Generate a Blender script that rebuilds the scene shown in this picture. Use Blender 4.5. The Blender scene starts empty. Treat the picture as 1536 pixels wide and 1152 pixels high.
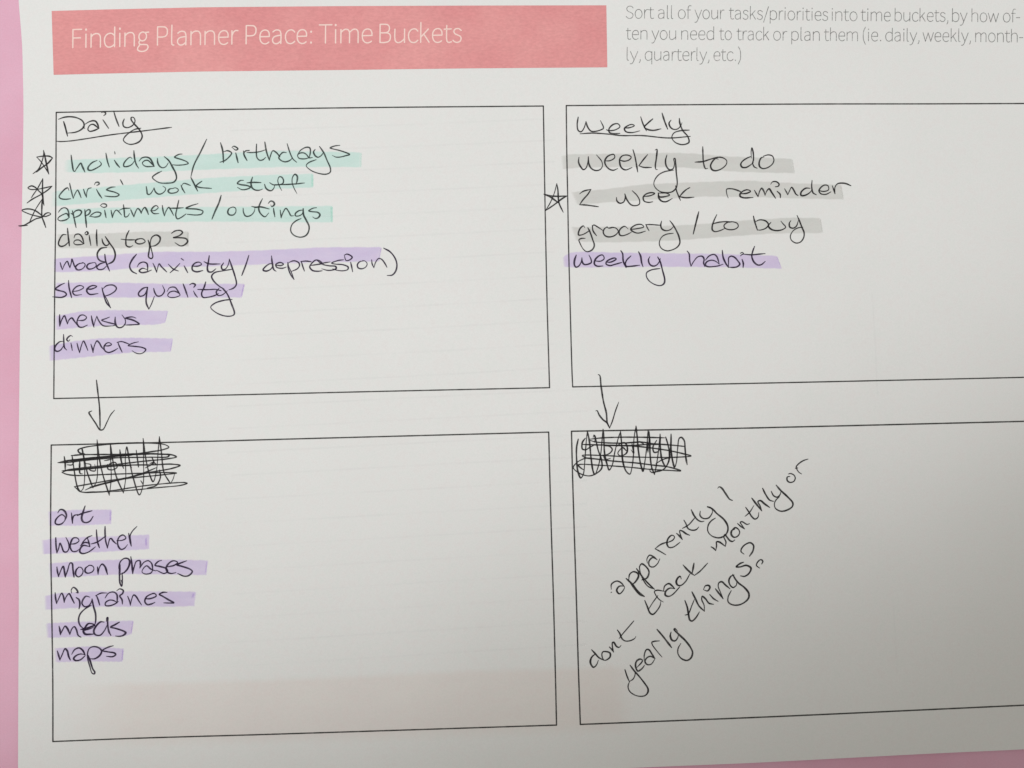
import bpy, math, random
from mathutils import Vector, Matrix

random.seed(11)
scene = bpy.context.scene
COL = scene.collection

# ------------------------------------------------------------------ camera, light, exposure
INCH = 0.0254
OX, OY = 5.14, -2.60                       # page centre in layout inches
ROT = Matrix(((0.99917153, 0.02096699, -0.03488029),
              (-0.02253425, 0.99872542, -0.04516361),
              (0.03388889, 0.0459122, 0.99837048)))
CAM = Vector(((4.36435342 - OX) * INCH, (-3.28013279 - OY) * INCH, 8.1382116 * INCH))
cd = bpy.data.cameras.new('camera')
cam = bpy.data.objects.new('camera', cd)
COL.objects.link(cam)
cam.matrix_world = Matrix.Translation(CAM) @ ROT.to_4x4()
cd.sensor_width = 36
cd.angle = math.radians(66)
cd.clip_start = 0.01
cd.clip_end = 50
scene.camera = cam

world = bpy.data.worlds.new('World')
scene.world = world
world.use_nodes = True
bg = world.node_tree.nodes['Background']
bg.inputs['Color'].default_value = (1.0, 0.968, 0.895, 1)
bg.inputs['Strength'].default_value = 0.40

ld = bpy.data.lights.new('shaped_key_spot', 'SPOT')  # spot shaped so its cone edge imitates a soft shadow at lower right
ld.energy = 20.6
ld.color = (0.962, 0.978, 1.0)
ld.shadow_soft_size = 0.05
ld.spot_size = 2 * 1.0815
ld.spot_blend = 0.157
lamp = bpy.data.objects.new('shaped_key_spot', ld)
COL.objects.link(lamp)
lamp.location = (-0.228, 0.2145, 0.9016)
lamp.rotation_euler = (Vector((-0.3687, 0.9209, 0)) - lamp.location).to_track_quat('-Z', 'Y').to_euler()

scene.view_settings.view_transform = 'Standard'
scene.view_settings.look = 'None'
scene.view_settings.exposure = 0
scene.view_settings.gamma = 1
scene.cycles.transparent_max_bounces = 24
scene.cycles.filter_width = 1.5

# ------------------------------------------------------------------ geometry helpers
F = 768 / math.tan(math.radians(33))


def height(x, y):
    """the sheet does not lie perfectly flat: a few tenths of a millimetre of wave"""
    return (0.00045 + 0.00020 * math.sin(24 * x + 9 * y + 0.6)
            + 0.00014 * math.sin(11 * x - 33 * y + 1.9))


def at(px, py, lift=0.0):
    """point of the sheet that the photograph shows at this spot"""
    d = ROT @ Vector(((px - 768) / F, -(py - 576) / F, -1))
    z = 0.0005
    for _ in range(4):
        t = (z - CAM.z) / d.z
        q = CAM + d * t
        z = height(q.x, q.y)
    return Vector((q.x, q.y, z + lift))


def obj(name, verts, faces, mat, parent=None, label=None, smooth=False):
    me = bpy.data.meshes.new(name)
    me.from_pydata([tuple(v) for v in verts], [], faces)
    me.materials.append(mat)
    me.update()
    if smooth:
        for p in me.polygons:
            p.use_smooth = True
    o = bpy.data.objects.new(name, me)
    COL.objects.link(o)
    if parent:
        o.parent = parent
    if label:
        o['label'] = label
    return o


def catmull(pts, step=0.8):
    n = len(pts)
    if n < 2:
        return pts[:]
    if n == 2:
        (x0, y0), (x1, y1) = pts
        k = max(2, int(math.hypot(x1 - x0, y1 - y0) / step))
        return [(x0 + (x1 - x0) * i / k, y0 + (y1 - y0) * i / k) for i in range(k + 1)]
    closed = math.hypot(pts[0][0] - pts[-1][0], pts[0][1] - pts[-1][1]) < 1e-6
    P = ([pts[-2]] if closed else [(2 * pts[0][0] - pts[1][0], 2 * pts[0][1] - pts[1][1])]) + pts + \
        ([pts[1]] if closed else [(2 * pts[-1][0] - pts[-2][0], 2 * pts[-1][1] - pts[-2][1])])
    out = []
    for i in range(1, len(P) - 2):
        p0, p1, p2, p3 = (Vector(P[i - 1]), Vector(P[i]), Vector(P[i + 1]), Vector(P[i + 2]))
        t0 = 0.0
        t1 = t0 + max(1e-4, (p1 - p0).length) ** 0.5
        t2 = t1 + max(1e-4, (p2 - p1).length) ** 0.5
        t3 = t2 + max(1e-4, (p3 - p2).length) ** 0.5
        k = max(2, int((p2 - p1).length / step))
        for j in range(k):
            t = t1 + (t2 - t1) * j / k
            a1 = p0 * ((t1 - t) / (t1 - t0)) + p1 * ((t - t0) / (t1 - t0))
            a2 = p1 * ((t2 - t) / (t2 - t1)) + p2 * ((t - t1) / (t2 - t1))
            a3 = p2 * ((t3 - t) / (t3 - t2)) + p3 * ((t - t2) / (t3 - t2))
            b1 = a1 * ((t2 - t) / (t2 - t0)) + a2 * ((t - t0) / (t2 - t0))
            b2 = a2 * ((t3 - t) / (t3 - t1)) + a3 * ((t - t1) / (t3 - t1))
            c = b1 * ((t2 - t) / (t2 - t1)) + b2 * ((t - t1) / (t2 - t1))
            out.append((c.x, c.y))
    out.append(tuple(pts[-1]))
    return out


def parse(s, region):
    """'x,y x,y c x,y ; ...' in a zoomed region -> runs of photograph points; c = sharp corner"""
    ox, oy, k = region
    strokes = []
    for part in s.split(';'):
        runs, cur = [], []
        for tok in part.split():
            if tok == 'c':
                if len(cur) > 1:
                    runs.append(cur)
                    cur = [cur[-1]]
                continue
            a, b = tok.split(',')
            cur.append((ox + float(a) / k, oy + float(b) / k))
        if len(cur) > 1:
            runs.append(cur)
        if runs:
            strokes.append(runs)
    return strokes


class Ink:
    """collects ribbons of ink and builds them as one mesh lying on the sheet"""
    def __init__(self, lift):
        self.v, self.f, self.lift, self.k = [], [], lift, 0

    def ribbon(self, pts, width, vary=0.0, taper=0.0, taper_len=5.0, press=0.0):
        n = len(pts)
        if n < 2:
            return
        ph1, ph2 = random.uniform(0, 6.3), random.uniform(0, 6.3)
        fr = random.uniform(0.10, 0.22)
        s = [0.0]
        for i in range(1, n):
            s.append(s[-1] + math.hypot(pts[i][0] - pts[i - 1][0], pts[i][1] - pts[i - 1][1]))
        L = s[-1]
        self.k += 1
        lift0 = self.lift + self.k * 1.2e-7
        base = len(self.v)
        cap = 3

        def w_at(d):
            w = width * (1 + vary * (0.6 * math.sin(fr * d + ph1) + 0.4 * math.sin(fr * 2.7 * d + ph2)))
            if taper:
                e = min(d, L - d)
                w *= 1 - taper * (1 - min(1.0, e / taper_len))
            return w * 0.5

        rows = []
        for i in range(n):
            a = pts[max(0, i - 1)]
            b = pts[min(n - 1, i + 1)]
            dx, dy = b[0] - a[0], b[1] - a[1]
            m = math.hypot(dx, dy) or 1.0
            rows.append((pts[i], (dx / m, dy / m), w_at(s[i]) * (1 + press * (dy / m) + 0.25 * press * (dx / m)), s[i]))
        # rounded ends
        p, t, w, _ = rows[0]
        pre = []
        for q in range(cap, 0, -1):
            a = q / cap * 0.98
            pre.append(((p[0] - t[0] * w * a, p[1] - t[1] * w * a), t, w * math.sqrt(1 - a * a), 0.0))
        p, t, w, _ = rows[-1]
        post = []
        for q in range(1, cap + 1):
            a = q / cap * 0.98
            post.append(((p[0] + t[0] * w * a, p[1] + t[1] * w * a), t, w * math.sqrt(1 - a * a), L))
        rows = pre + rows + post
        for i, (p, t, w, d) in enumerate(rows):
            lf = lift0 + i * 4e-8
            self.v.append(at(p[0] - t[1] * w, p[1] + t[0] * w, lf))
            self.v.append(at(p[0] + t[1] * w, p[1] - t[0] * w, lf))
            if i:
                j = base + 2 * i
                self.f.append((j - 2, j - 1, j + 1, j))

    def hand(self, s, region, width=2.1):
        for runs in parse(s, region):
            w = width * random.uniform(0.9, 1.1)
            for r in runs:
                self.ribbon(catmull(r), w, vary=0.15, taper=0.45, taper_len=6, press=0.20)

    def build(self, name, mat, parent, label=None):
        return obj(name, self.v, self.f, mat, parent, label)


def resample(pts, n):
    s = [0.0]
    for i in range(1, len(pts)):
        s.append(s[-1] + math.hypot(pts[i][0] - pts[i - 1][0], pts[i][1] - pts[i - 1][1]))
    out, j = [], 0
    for i in range(n):
        d = s[-1] * i / (n - 1)
        while j < len(pts) - 2 and s[j + 1] < d:
            j += 1
        u = (d - s[j]) / max(1e-9, s[j + 1] - s[j])
        out.append((pts[j][0] + (pts[j + 1][0] - pts[j][0]) * u, pts[j][1] + (pts[j + 1][1] - pts[j][1]) * u))
    return out


def band(top, bottom, lift, n=60, m=6, wob=0.0, soft=None):
    """filled patch between two edges traced left to right; soft = feather of the dye at (top, bottom, left, right)"""
    a, b = resample(top, n), resample(bottom, n)
    p1, p2, p3 = random.uniform(0, 6), random.uniform(0, 6), random.uniform(0, 6)
    us = [k / m for k in range(m + 1)]
    cover = []
    if soft:
        hgt = math.hypot(a[n // 2][0] - b[n // 2][0], a[n // 2][1] - b[n // 2][1])
        us = sorted(set([-0.5 * soft[0] / hgt, 0.5 * soft[0] / hgt, 1 - 0.5 * soft[1] / hgt, 1 + 0.5 * soft[1] / hgt]
                        + [k / m for k in range(1, m)]))
    v, f = [], []
    L = sum(math.hypot(a[i + 1][0] - a[i][0], a[i + 1][1] - a[i][1]) for i in range(n - 1))
    for i in range(n):
        ja = wob * (math.sin(0.9 * i + p1) + 0.6 * math.sin(2.3 * i + p2))
        jb = wob * (math.sin(0.8 * i + p3) + 0.6 * math.sin(2.1 * i + p1))
        for k, u in enumerate(us):
            dx = wob * 1.2 * math.sin(3 * u * 3.1 + p2) if i in (0, n - 1) else 0
            x = a[i][0] + (b[i][0] - a[i][0]) * u + dx
            y = a[i][1] + ja + (b[i][1] + jb - a[i][1] - ja) * u
            v.append(at(x, y, lift))
            c = 1.0
            if soft:
                d = L * i / (n - 1)
                c = min(1, d / max(0.01, soft[2])) * min(1, (L - d) / max(0.01, soft[3]))
                if k in (0, len(us) - 1):
                    c = 0.0
            cover.append(c)
            if i and k:
                q = i * len(us) + k
                f.append((q - len(us) - 1, q - len(us), q, q - 1))
    band.cover = cover if soft else None
    return v, f


def set_cover(o, cover):
    at_ = o.data.attributes.new('cover', 'FLOAT', 'POINT')
    for d, c in zip(at_.data, cover):
        d.value = c


# ------------------------------------------------------------------ materials
def new_mat(name):
    m = bpy.data.materials.new(name)
    m.use_nodes = True
    nt = m.node_tree
    for nd in list(nt.nodes):
        nt.nodes.remove(nd)
    out = nt.nodes.new('ShaderNodeOutputMaterial')
    return m, nt, out


def noise(nt, scale, detail=4, rough=0.6, stretch=None):
    tc = nt.nodes.new('ShaderNodeTexCoord')
    n = nt.nodes.new('ShaderNodeTexNoise')
    n.inputs['Scale'].default_value = scale
    n.inputs['Detail'].default_value = detail
    n.inputs['Roughness'].default_value = rough
    if stretch:
        mp = nt.nodes.new('ShaderNodeMapping')
        mp.inputs['Scale'].default_value = stretch
        nt.links.new(tc.outputs['Object'], mp.inputs['Vector'])
        nt.links.new(mp.outputs['Vector'], n.inputs['Vector'])
    else:
        nt.links.new(tc.outputs['Object'], n.inputs['Vector'])
    return n


def ramp(nt, src, stops):
    r = nt.nodes.new('ShaderNodeValToRGB')
    el = r.color_ramp.elements
    while len(el) < len(stops):
        el.new(0.5)
    for e, (p, c) in zip(el, stops):
        e.position = p
        e.color = (*c, 1)
    nt.links.new(src, r.inputs['Fac'])
    return r


def mixcol(nt, a, b, mode='MULTIPLY', fac=1.0):
    m = nt.nodes.new('ShaderNodeMix')
    m.data_type = 'RGBA'
    m.blend_type = mode
    m.inputs[0].default_value = fac
    nt.links.new(a, m.inputs[6])
    nt.links.new(b, m.inputs[7])
    return m.outputs[2]


def paperlike(name, c0, c1, big_scale, grain, rough=0.85, bump=0.12, grain_scale=2600, stretch=None):
    m, nt, out = new_mat(name)
    b = nt.nodes.new('ShaderNodeBsdfPrincipled')
    b.inputs['Roughness'].default_value = rough
    b.inputs['Specular IOR Level'].default_value = 0.15
    r1 = ramp(nt, noise(nt, big_scale, 3, 0.55).outputs['Fac'], [(0.35, c0), (0.65, c1)])
    gn = noise(nt, grain_scale, 3, 0.7, stretch)
    r2 = ramp(nt, gn.outputs['Fac'], [(0.30, (1 - grain,) * 3), (0.70, (1.0,) * 3)])
    # slight chroma mottle of fibres
    cn = noise(nt, 520, 2, 0.5)
    r3 = ramp(nt, cn.outputs['Fac'], [(0.35, (1.0, 0.985, 0.985)), (0.5, (1, 1, 1)), (0.65, (0.985, 0.996, 0.99))])
    c = mixcol(nt, r1.outputs[0], r2.outputs[0])
    c = mixcol(nt, c, r3.outputs[0])
    nt.links.new(c, b.inputs['Base Color'])
    bp = nt.nodes.new('ShaderNodeBump')
    bp.inputs['Strength'].default_value = bump
    bp.inputs['Distance'].default_value = 0.00005
    nt.links.new(gn.outputs['Fac'], bp.inputs['Height'])
    nt.links.new(bp.outputs['Normal'], b.inputs['Normal'])
    nt.links.new(b.outputs[0], out.inputs[0])
    return m


def ink_mat(name, col, cover=1.0, speck=0.25, scale=9000):
    """dark ink that lets a little paper through where the fibres stayed bare"""
    m, nt, out = new_mat(name)
    b = nt.nodes.new('ShaderNodeBsdfPrincipled')
    b.inputs['Base Color'].default_value = (*col, 1)
    b.inputs['Roughness'].default_value = 0.6
    b.inputs['Specular IOR Level'].default_value = 0.2
    t = nt.nodes.new('ShaderNodeBsdfTransparent')
    mx = nt.nodes.new('ShaderNodeMixShader')
    n = noise(nt, scale, 2, 0.6)
    n2 = noise(nt, 420, 2, 0.5)
    r = ramp(nt, n.outputs['Fac'], [(0.32, (cover - speck,) * 3), (0.56, (cover,) * 3)])
    r2 = ramp(nt, n2.outputs['Fac'], [(0.32, (0.80,) * 3), (0.58, (1.0,) * 3)])
    nt.links.new(mixcol(nt, r.outputs[0], r2.outputs[0]), mx.inputs[0])
    nt.links.new(t.outputs[0], mx.inputs[1])
    nt.links.new(b.outputs[0], mx.inputs[2])
    nt.links.new(mx.outputs[0], out.inputs[0])
    return m


def tint_mat(name, c0, c1, scale=300, feather=True):
    """translucent dye lying on the sheet (highlighter, print seen through the paper)"""
    m, nt, out = new_mat(name)
    t = nt.nodes.new('ShaderNodeBsdfTransparent')
    r = ramp(nt, noise(nt, scale, 4, 0.6, (0.35, 1, 1)).outputs['Fac'], [(0.3, c0), (0.7, c1)])
    if feather:
        ca = nt.nodes.new('ShaderNodeAttribute')
        ca.attribute_name = 'cover'
        mx = nt.nodes.new('ShaderNodeMix')
        mx.data_type = 'RGBA'
        mx.inputs[6].default_value = (1, 1, 1, 1)
        nt.links.new(ca.outputs['Fac'], mx.inputs[0])
        nt.links.new(r.outputs[0], mx.inputs[7])
        nt.links.new(mx.outputs[2], t.inputs['Color'])
    else:
        nt.links.new(r.outputs[0], t.inputs['Color'])
    nt.links.new(t.outputs[0], out.inputs[0])
    return m


M_PAPER = paperlike('white_paper', (0.795, 0.792, 0.775), (0.82, 0.815, 0.80), 14, 0.05)
M_PINK = paperlike('pink_card', (0.76, 0.41, 0.53), (0.80, 0.465, 0.59), 30, 0.08, rough=0.7)
M_RED = paperlike('printed_coral', (0.79, 0.315, 0.32), (0.845, 0.375, 0.37), 45, 0.15, grain_scale=1500, stretch=(0.6, 1.2, 1))
M_CREAM = paperlike('unprinted_letters', (0.93, 0.68, 0.62), (0.94, 0.71, 0.65), 60, 0.05)
M_FRAME = ink_mat('printed_black', (0.035, 0.034, 0.032), 0.92, 0.22, 5000)
M_TEXT = ink_mat('printed_grey', (0.20, 0.20, 0.195), 0.74, 0.45, 2600)
M_INK = ink_mat('ballpoint_ink', (0.014, 0.012, 0.013), 0.98, 0.30, 6000)
M_INKL = ink_mat('ballpoint_ink_under_lilac', (0.020, 0.008, 0.034), 0.98, 0.30, 6000)
M_INKM = ink_mat('ballpoint_ink_under_mint', (0.016, 0.028, 0.025), 0.92, 0.34, 6000)
M_MINT = tint_mat('mint_highlighter', (0.853, 0.970, 0.945), (0.888, 0.988, 0.970))
M_MINTD = tint_mat('mint_dye_edge', (0.76, 0.93, 0.88), (0.90, 0.975, 0.95), 900)
M_LILAC = tint_mat('lilac_highlighter', (0.885, 0.825, 0.975), (0.925, 0.87, 0.995))
M_LILACD = tint_mat('lilac_dye_edge', (0.83, 0.77, 0.925), (0.94, 0.91, 0.98), 900)
M_GREY = tint_mat('grey_highlighter', (0.885, 0.885, 0.878), (0.915, 0.915, 0.905))
M_GREYD = tint_mat('grey_dye_edge', (0.88, 0.88, 0.875), (0.95, 0.95, 0.945), 900)
M_GHOST = tint_mat('banner_through_paper', (0.985, 0.956, 0.950), (0.996, 0.976, 0.965), 120)
M_GHOSTL = tint_mat('rules_through_paper', (0.976, 0.976, 0.978), (0.998, 0.998, 0.998), 160, False)

# ------------------------------------------------------------------ the surface below
S = 0.6
v, f = [], []
N = 24
for i in range(N + 1):
    for j in range(N + 1):
        x, y = -S + 2 * S * i / N, -S + 2 * S * j / N
        v.append((x, y, 0.0))
for i in range(N):
    for j in range(N):
        q = i * (N + 1) + j
        f.append((q, q + N + 1, q + N + 2, q + 1))
for x, y in ((-S, -S), (S, -S), (S, S), (-S, S)):
    v.append((x, y, -0.02))
b0 = (N + 1) ** 2
f.append((b0, b0 + 3, b0 + 2, b0 + 1))
table = obj('tabletop', v, f, M_PINK)
table['kind'] = 'structure'
table['label'] = 'matte pink surface under the worksheet'

# ------------------------------------------------------------------ the sheet
root = bpy.data.objects.new('worksheet', None)
COL.objects.link(root)
root.empty_display_size = 0.02
root['label'] = 'white printed planner worksheet covered in handwritten and highlighted lists, lying on pink'
root['category'] = 'worksheet'

left_edge = [(22, -120), (25, -50), (27.8, 0), (30.8, 36), (33.3, 70), (34.2, 105), (35.2, 160), (34.6, 220),
             (33.2, 300), (31.6, 400), (30, 500), (28.8, 600), (27.8, 700), (27.8, 800), (28.2, 900), (27.6, 1000),
             (27.2, 1100), (26.8, 1195)]
bottom_edge = [(26.8, 1195), (500, 1173), (962, 1151.3), (1100, 1145.6), (1136, 1144), (1396, 1130.5), (1536, 1124), (1668, 1116.5)]
right_edge = [(1612, -110), (1640, 500), (1668, 1116.5)]
top_edge = [(22, -120), (800, -116), (1612, -110)]
NX, NY = 90, 70
Lp, Rp = resample(catmull(left_edge, 10), NY + 1), resample(right_edge, NY + 1)
Tp, Bp = resample(top_edge, NX + 1), resample(catmull(bottom_edge, 10), NX + 1)
grid = []
for j in range(NY + 1):
    for i in range(NX + 1):
        u, w = i / NX, j / NY
        c = []
        for k in (0, 1):
            c.append((1 - u) * Lp[j][k] + u * Rp[j][k] + (1 - w) * Tp[i][k] + w * Bp[i][k]
                     - ((1 - u) * (1 - w) * Tp[0][k] + u * (1 - w) * Tp[-1][k] + (1 - u) * w * Bp[0][k] + u * w * Bp[-1][k]))
        grid.append(c)
n1 = len(grid)
v = [at(x, y) for x, y in grid] + [at(x, y, -0.0001) for x, y in grid]
f = []
q = lambda i, j: j * (NX + 1) + i
for j in range(NY):
    for i in range(NX):
        f.append((q(i, j), q(i, j + 1), q(i + 1, j + 1), q(i + 1, j)))
        f.append((n1 + q(i, j), n1 + q(i + 1, j), n1 + q(i + 1, j + 1), n1 + q(i, j + 1)))
for i in range(NX):
    f.append((q(i, 0), q(i + 1, 0), n1 + q(i + 1, 0), n1 + q(i, 0)))
    f.append((q(i, NY), n1 + q(i, NY), n1 + q(i + 1, NY), q(i + 1, NY)))
for j in range(NY):
    f.append((q(0, j), n1 + q(0, j), n1 + q(0, j + 1), q(0, j + 1)))
    f.append((q(NX, j), q(NX, j + 1), n1 + q(NX, j + 1), n1 + q(NX, j)))
obj('paper_sheet', v, f, M_PAPER, root, smooth=False)

LG, LP, LH, LI = 1.0e-5, 2.2e-5, 3.4e-5, 4.6e-5

# print of the reverse side showing through
v, f = band([(86, 1028), (250, 1024.5), (400, 1020.5), (560, 1014), (700, 1007), (820, 1004), (945, 1000)],
            [(88, 1117), (250, 1114), (400, 1110), (560, 1106), (700, 1101), (820, 1097), (949, 1092)], LG, 90, 10, 0.3, (9, 18, 110, 26))
ghost = obj('show_through_banner', v, f, M_GHOST, root, 'faint pinkish banner showing through from the back')
set_cover(ghost, band.cover)
nr = 0


def rule(pts, w, label):
    global nr
    nr += 1
    k = Ink(LG + 2e-6 + nr * 1e-7)
    k.ribbon(catmull(pts, 12), w, vary=0.3)
    k.build('show_through_rule', M_GHOSTL, root, label)


for y0 in (196, 229, 262, 296, 330, 364, 400, 436, 471, 505, 541, 577, 610, 643, 679, 713, 749, 785, 820, 856, 891, 927, 964, 1000):
    x1 = 880 if y0 > 600 else 830
    d = 14 + 0.018 * y0
    pts = [(338 + random.uniform(0, 14), y0), (500, y0 - d * 0.30), (660, y0 - d * 0.62), (x1, y0 - d * 1.04)]
    rule(pts, 2.6, 'faint ruled line showing through from the back')
rule([(1308, 440), (1312, 500), (1316, 590)], 2.4, 'faint upright line showing through from the back')
rule([(1340, 905), (1343, 960), (1346, 1010)], 2.6, 'faint upright line showing through from the back')

# ------------------------------------------------------------------ printed lettering
CORE_N = "85,370 160,450 270,490 380,470 435,390 445,300 445,0"
BOWL_B = "85,390 170,470 280,490 390,450 465,340 475,240 450,100 370,15 270,-10 170,20 85,85"
BOWL_D = "457,400 370,470 270,490 150,440 72,320 68,200 100,80 180,5 270,-10 370,25 457,95"
GLYPH = {
 'F': (485, "95,0 95,656 c 430,656; 95,350 385,350"),
 'P': (552, "95,0 95,656 c 270,656 390,640 455,570 468,485 455,390 395,315 270,288 95,288"),
 'T': (525, "262,0 262,656; 30,656 495,656"),
 'B': (578, "95,0 95,656 c 260,656 380,638 440,570 440,450 380,375 260,350 95,350; 260,350 400,335 478,270 485,150 430,45 280,0 95,0"),
 'S': (518, "455,565 390,640 270,668 150,635 85,545 105,440 190,370 330,310 430,245 455,160 410,50 290,-12 150,10 50,95"),
 'a': (494, "80,420 150,470 240,490 340,460 383,360 385,0; 385,295 270,285 130,240 70,150 90,50 170,-8 270,5 340,50 385,95"),
 'b': (540, "85,0 85,712; " + BOWL_B),
 'c': (446, "415,410 350,470 270,488 150,440 75,320 75,160 140,30 260,-10 350,15 420,70"),
 'd': (542, "457,0 457,712; " + BOWL_D),
 'e': (484, "75,250 425,255 c 420,370 360,465 260,490 160,460 90,370 68,240 95,100 170,15 270,-10 350,10 410,50"),
 'f': (272, "105,0 105,560 120,650 180,710 230,715 280,700; 25,478 250,478"),
 'g': (480, "335,450 240,490 140,450 90,350 110,240 180,180 240,172 330,210 375,290 375,380 335,450; 320,472 460,478; 150,195 100,150 100,85 150,45 300,38 410,15 445,-60 395,-155 280,-205 130,-200 50,-150 45,-85 90,-15 130,40"),
 'h': (530, "85,0 85,712; " + CORE_N),
 'i': (226, "113,0 113,478; 113,636 113,652"),
 'k': (465, "85,0 85,712; 85,180 370,478; 195,300 405,0"),
 'l': (234, "85,712 85,80 100,10 140,-8 165,-5"),
 'm': (812, "85,0 85,478; 85,370 160,445 250,490 350,470 395,400 405,320 405,0; 405,370 480,445 570,490 670,470 720,390 725,320 725,0"),
 'n': (534, "85,0 85,478; " + CORE_N),
 'o': (535, "267,490 150,450 75,330 70,180 140,40 267,-10 390,40 465,160 465,310 390,440 267,490"),
 'p': (544, "85,-205 85,478; " + BOWL_B),
 'q': (542, "457,-205 457,478; " + BOWL_D),
 'r': (326, "85,0 85,478; 85,290 140,420 220,485 310,480"),
 's': (406, "350,420 280,475 200,490 110,460 75,380 120,300 220,255 320,205 350,120 300,25 200,-10 110,10 45,65"),
 't': (319, "120,600 120,120 150,15 220,-10 300,15; 25,470 290,478"),
 'u': (532, "80,478 80,150 110,40 200,-10 300,15 380,70 447,140; 447,478 447,0"),
 'v': (447, "25,478 223,0 c 425,478"),
 'w': (685, "25,478 180,0 c 340,460 c 500,0 c 660,478"),
 'y': (447, "25,478 228,15; 425,478 225,0 160,-140 90,-200 20,-200"),
 ',': (232, "115,40 120,0 100,-80 60,-140"),
 '.': (232, "116,14 116,28"),
 ':': (232, "116,14 116,28; 116,405 116,420"),
 '/': (334, "20,-160 310,710"),
 '-': (308, "50,245 260,245"),
 '(': (286, "220,760 120,560 90,300 110,60 220,-190"),
 ')': (286, "60,760 170,560 200,300 180,60 60,-190"),
}


def interp(tab, x):
    if x <= tab[0][0]:
        return tab[0][1]
    for (x0, y0), (x1, y1) in zip(tab, tab[1:]):
        if x <= x1:
            return y0 + (y1 - y0) * (x - x0) / (x1 - x0)
    return tab[-1][1]


def lettering(ink, words, base, em, width):
    for word, xa, xb in words:
        pen, strokes = 0, []
        for ch in word:
            adv, s = GLYPH[ch]
            for runs in parse(s, (0, 0, 1)):
                strokes.append((ch, [[(x + pen, y) for x, y in r] for r in runs]))
            pen += adv
        xs = [x for _, st in strokes for r in st for x, _ in r]
        lo, hi = min(xs), max(xs)
        k = (xb - xa) / (hi - lo)
        for ch, st in strokes:
            for r in st:
                pts = []
                for x, y in r:
                    px = xa + (x - lo) * k
                    pts.append((px + 0.01 * y * em / 1000, interp(base, px) - y * em / 1000))
                dot = len(pts) == 2 and abs(pts[0][1] - pts[1][1]) < 1.2 and abs(pts[0][0] - pts[1][0]) < 0.5
                ink.ribbon(catmull(pts, 0.7), width * (1.5 if dot else 1))


# banner with the title
v, f = band([(77.5, 16.5), (150, 14.5), (300, 11), (512, 9.2), (700, 8.4), (909.5, 8)],
            [(80.5, 112.3), (150, 110.5), (300, 107.3), (512, 105), (700, 102.6), (911, 101)], LP, 110, 14, 0.0)
banner = obj('title_banner', v, f, M_RED, root)
t = Ink(LP + 6e-6)
lettering(t, [('Finding', 109.3, 222.8), ('Planner', 236.2, 356.7), ('Peace:', 369.2, 466.6), ('Time', 478.8, 557.8),
              ('Buckets', 570, 691.6)],
          [(109, 71.6), (170, 70.2), (236, 67.6), (300, 67.0), (369, 65.8), (466, 64.8), (557, 63.9), (692, 63.2)], 41.5, 2.0)
t.build('title_lettering', M_CREAM, banner)

# instruction paragraph
t = Ink(LP)
B1 = [(939, 27.3), (1095, 28.4), (1250, 30.8), (1400, 32.0), (1530, 33.2)]
B2 = [(939, 58.8), (1095, 59.6), (1240, 60.9), (1400, 62.0), (1534, 63.2)]
B3 = [(939, 90.2), (1110, 91.0)]
lettering(t, [('Sort', 939.2, 980.4), ('all', 987.5, 1009.2), ('of', 1017.5, 1036.5), ('your', 1042.3, 1086), ('tasks/priorities', 1093.7, 1241.4),
              ('into', 1248.3, 1285.2), ('time', 1291.4, 1335.2), ('buckets,', 1342.5, 1421.8), ('by', 1428.5, 1450.4),
              ('how', 1457.7, 1497.7), ('of-', 1505, 1529.5)], B1, 27.2, 1.15)
lettering(t, [('ten', 939.2, 970.4), ('you', 977.7, 1013.5), ('need', 1022.3, 1070.4), ('to', 1079.2, 1096.9), ('track', 1105.2, 1153.1),
              ('or', 1160.4, 1180.2), ('plan', 1187.5, 1228.9), ('them', 1236.2, 1286.2), ('(ie.', 1294.7, 1320.8),
              ('daily,', 1328.5, 1378.5), ('weekly,', 1384.3, 1455.6), ('month-', 1463.3, 1534.1)], B2, 27.2, 1.15)
lettering(t, [('ly,', 940.6, 960.4), ('quarterly,', 967.7, 1063.5), ('etc.)', 1070.8, 1110.8)], B3, 27.2, 1.15)
t.build('instruction_text', M_TEXT, root)

# the four printed boxes
def frame(sides, label, w=2.0):
    k = Ink(LP)
    for s in sides:
        pts = []
        for tok in s.split():
            a, b = tok.split(',')
            pts.append((float(a), float(b)))
        k.ribbon(catmull(pts, 4), w, vary=0.05)
    k.build('writing_box', M_FRAME, root, label)


frame(["84.4,168.6 300,164.8 560,161.3 815,159.1", "84.4,168.6 83.9,260 83.4,335 82.2,425 81.5,500 80.7,597.8",
       "80.7,597.8 320,593 560,587.3 824.3,581.5", "815,159.1 816.7,260 818,330 820.5,450 824.3,581.5"], 'printed box headed Daily')
frame(["849.4,158.4 1000,157.3 1236,156 1400,155.8 1600,155", "849.4,158.4 850.1,225 851.4,290 853,375 854.6,435 857.9,555 859,580.3",
       "859,580.3 1080,576 1236,572.7 1536,566 1600,564.5", "1600,155 1605,350 1612,564.5"], 'printed box headed Weekly')
frame(["76.9,667.6 290,662.6 400,659.5 560,655.2 823,648.2", "76.9,667.6 76,800 77.4,900 79.2,1020 79.4,1112.3",
       "79.4,1112.3 200,1107.5 400,1101.6 620,1094.6 834.8,1087.6", "823,648.2 826.2,770 830.2,900 832.8,1000 834.8,1087.6"],
      'printed box below the Daily box', 2.15)
frame(["857.2,646.9 1080,643 1236,639.4 1536,632 1614,630", "857.2,646.9 859,720 864.6,900 867.5,1000 870.5,1086.6",
       "870.5,1086.6 1000,1081.5 1136,1076 1236,1071.6 1536,1057.8 1620,1054", "1614,630 1617,850 1620,1054"],
      'printed box below the Weekly box', 2.25)

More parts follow.
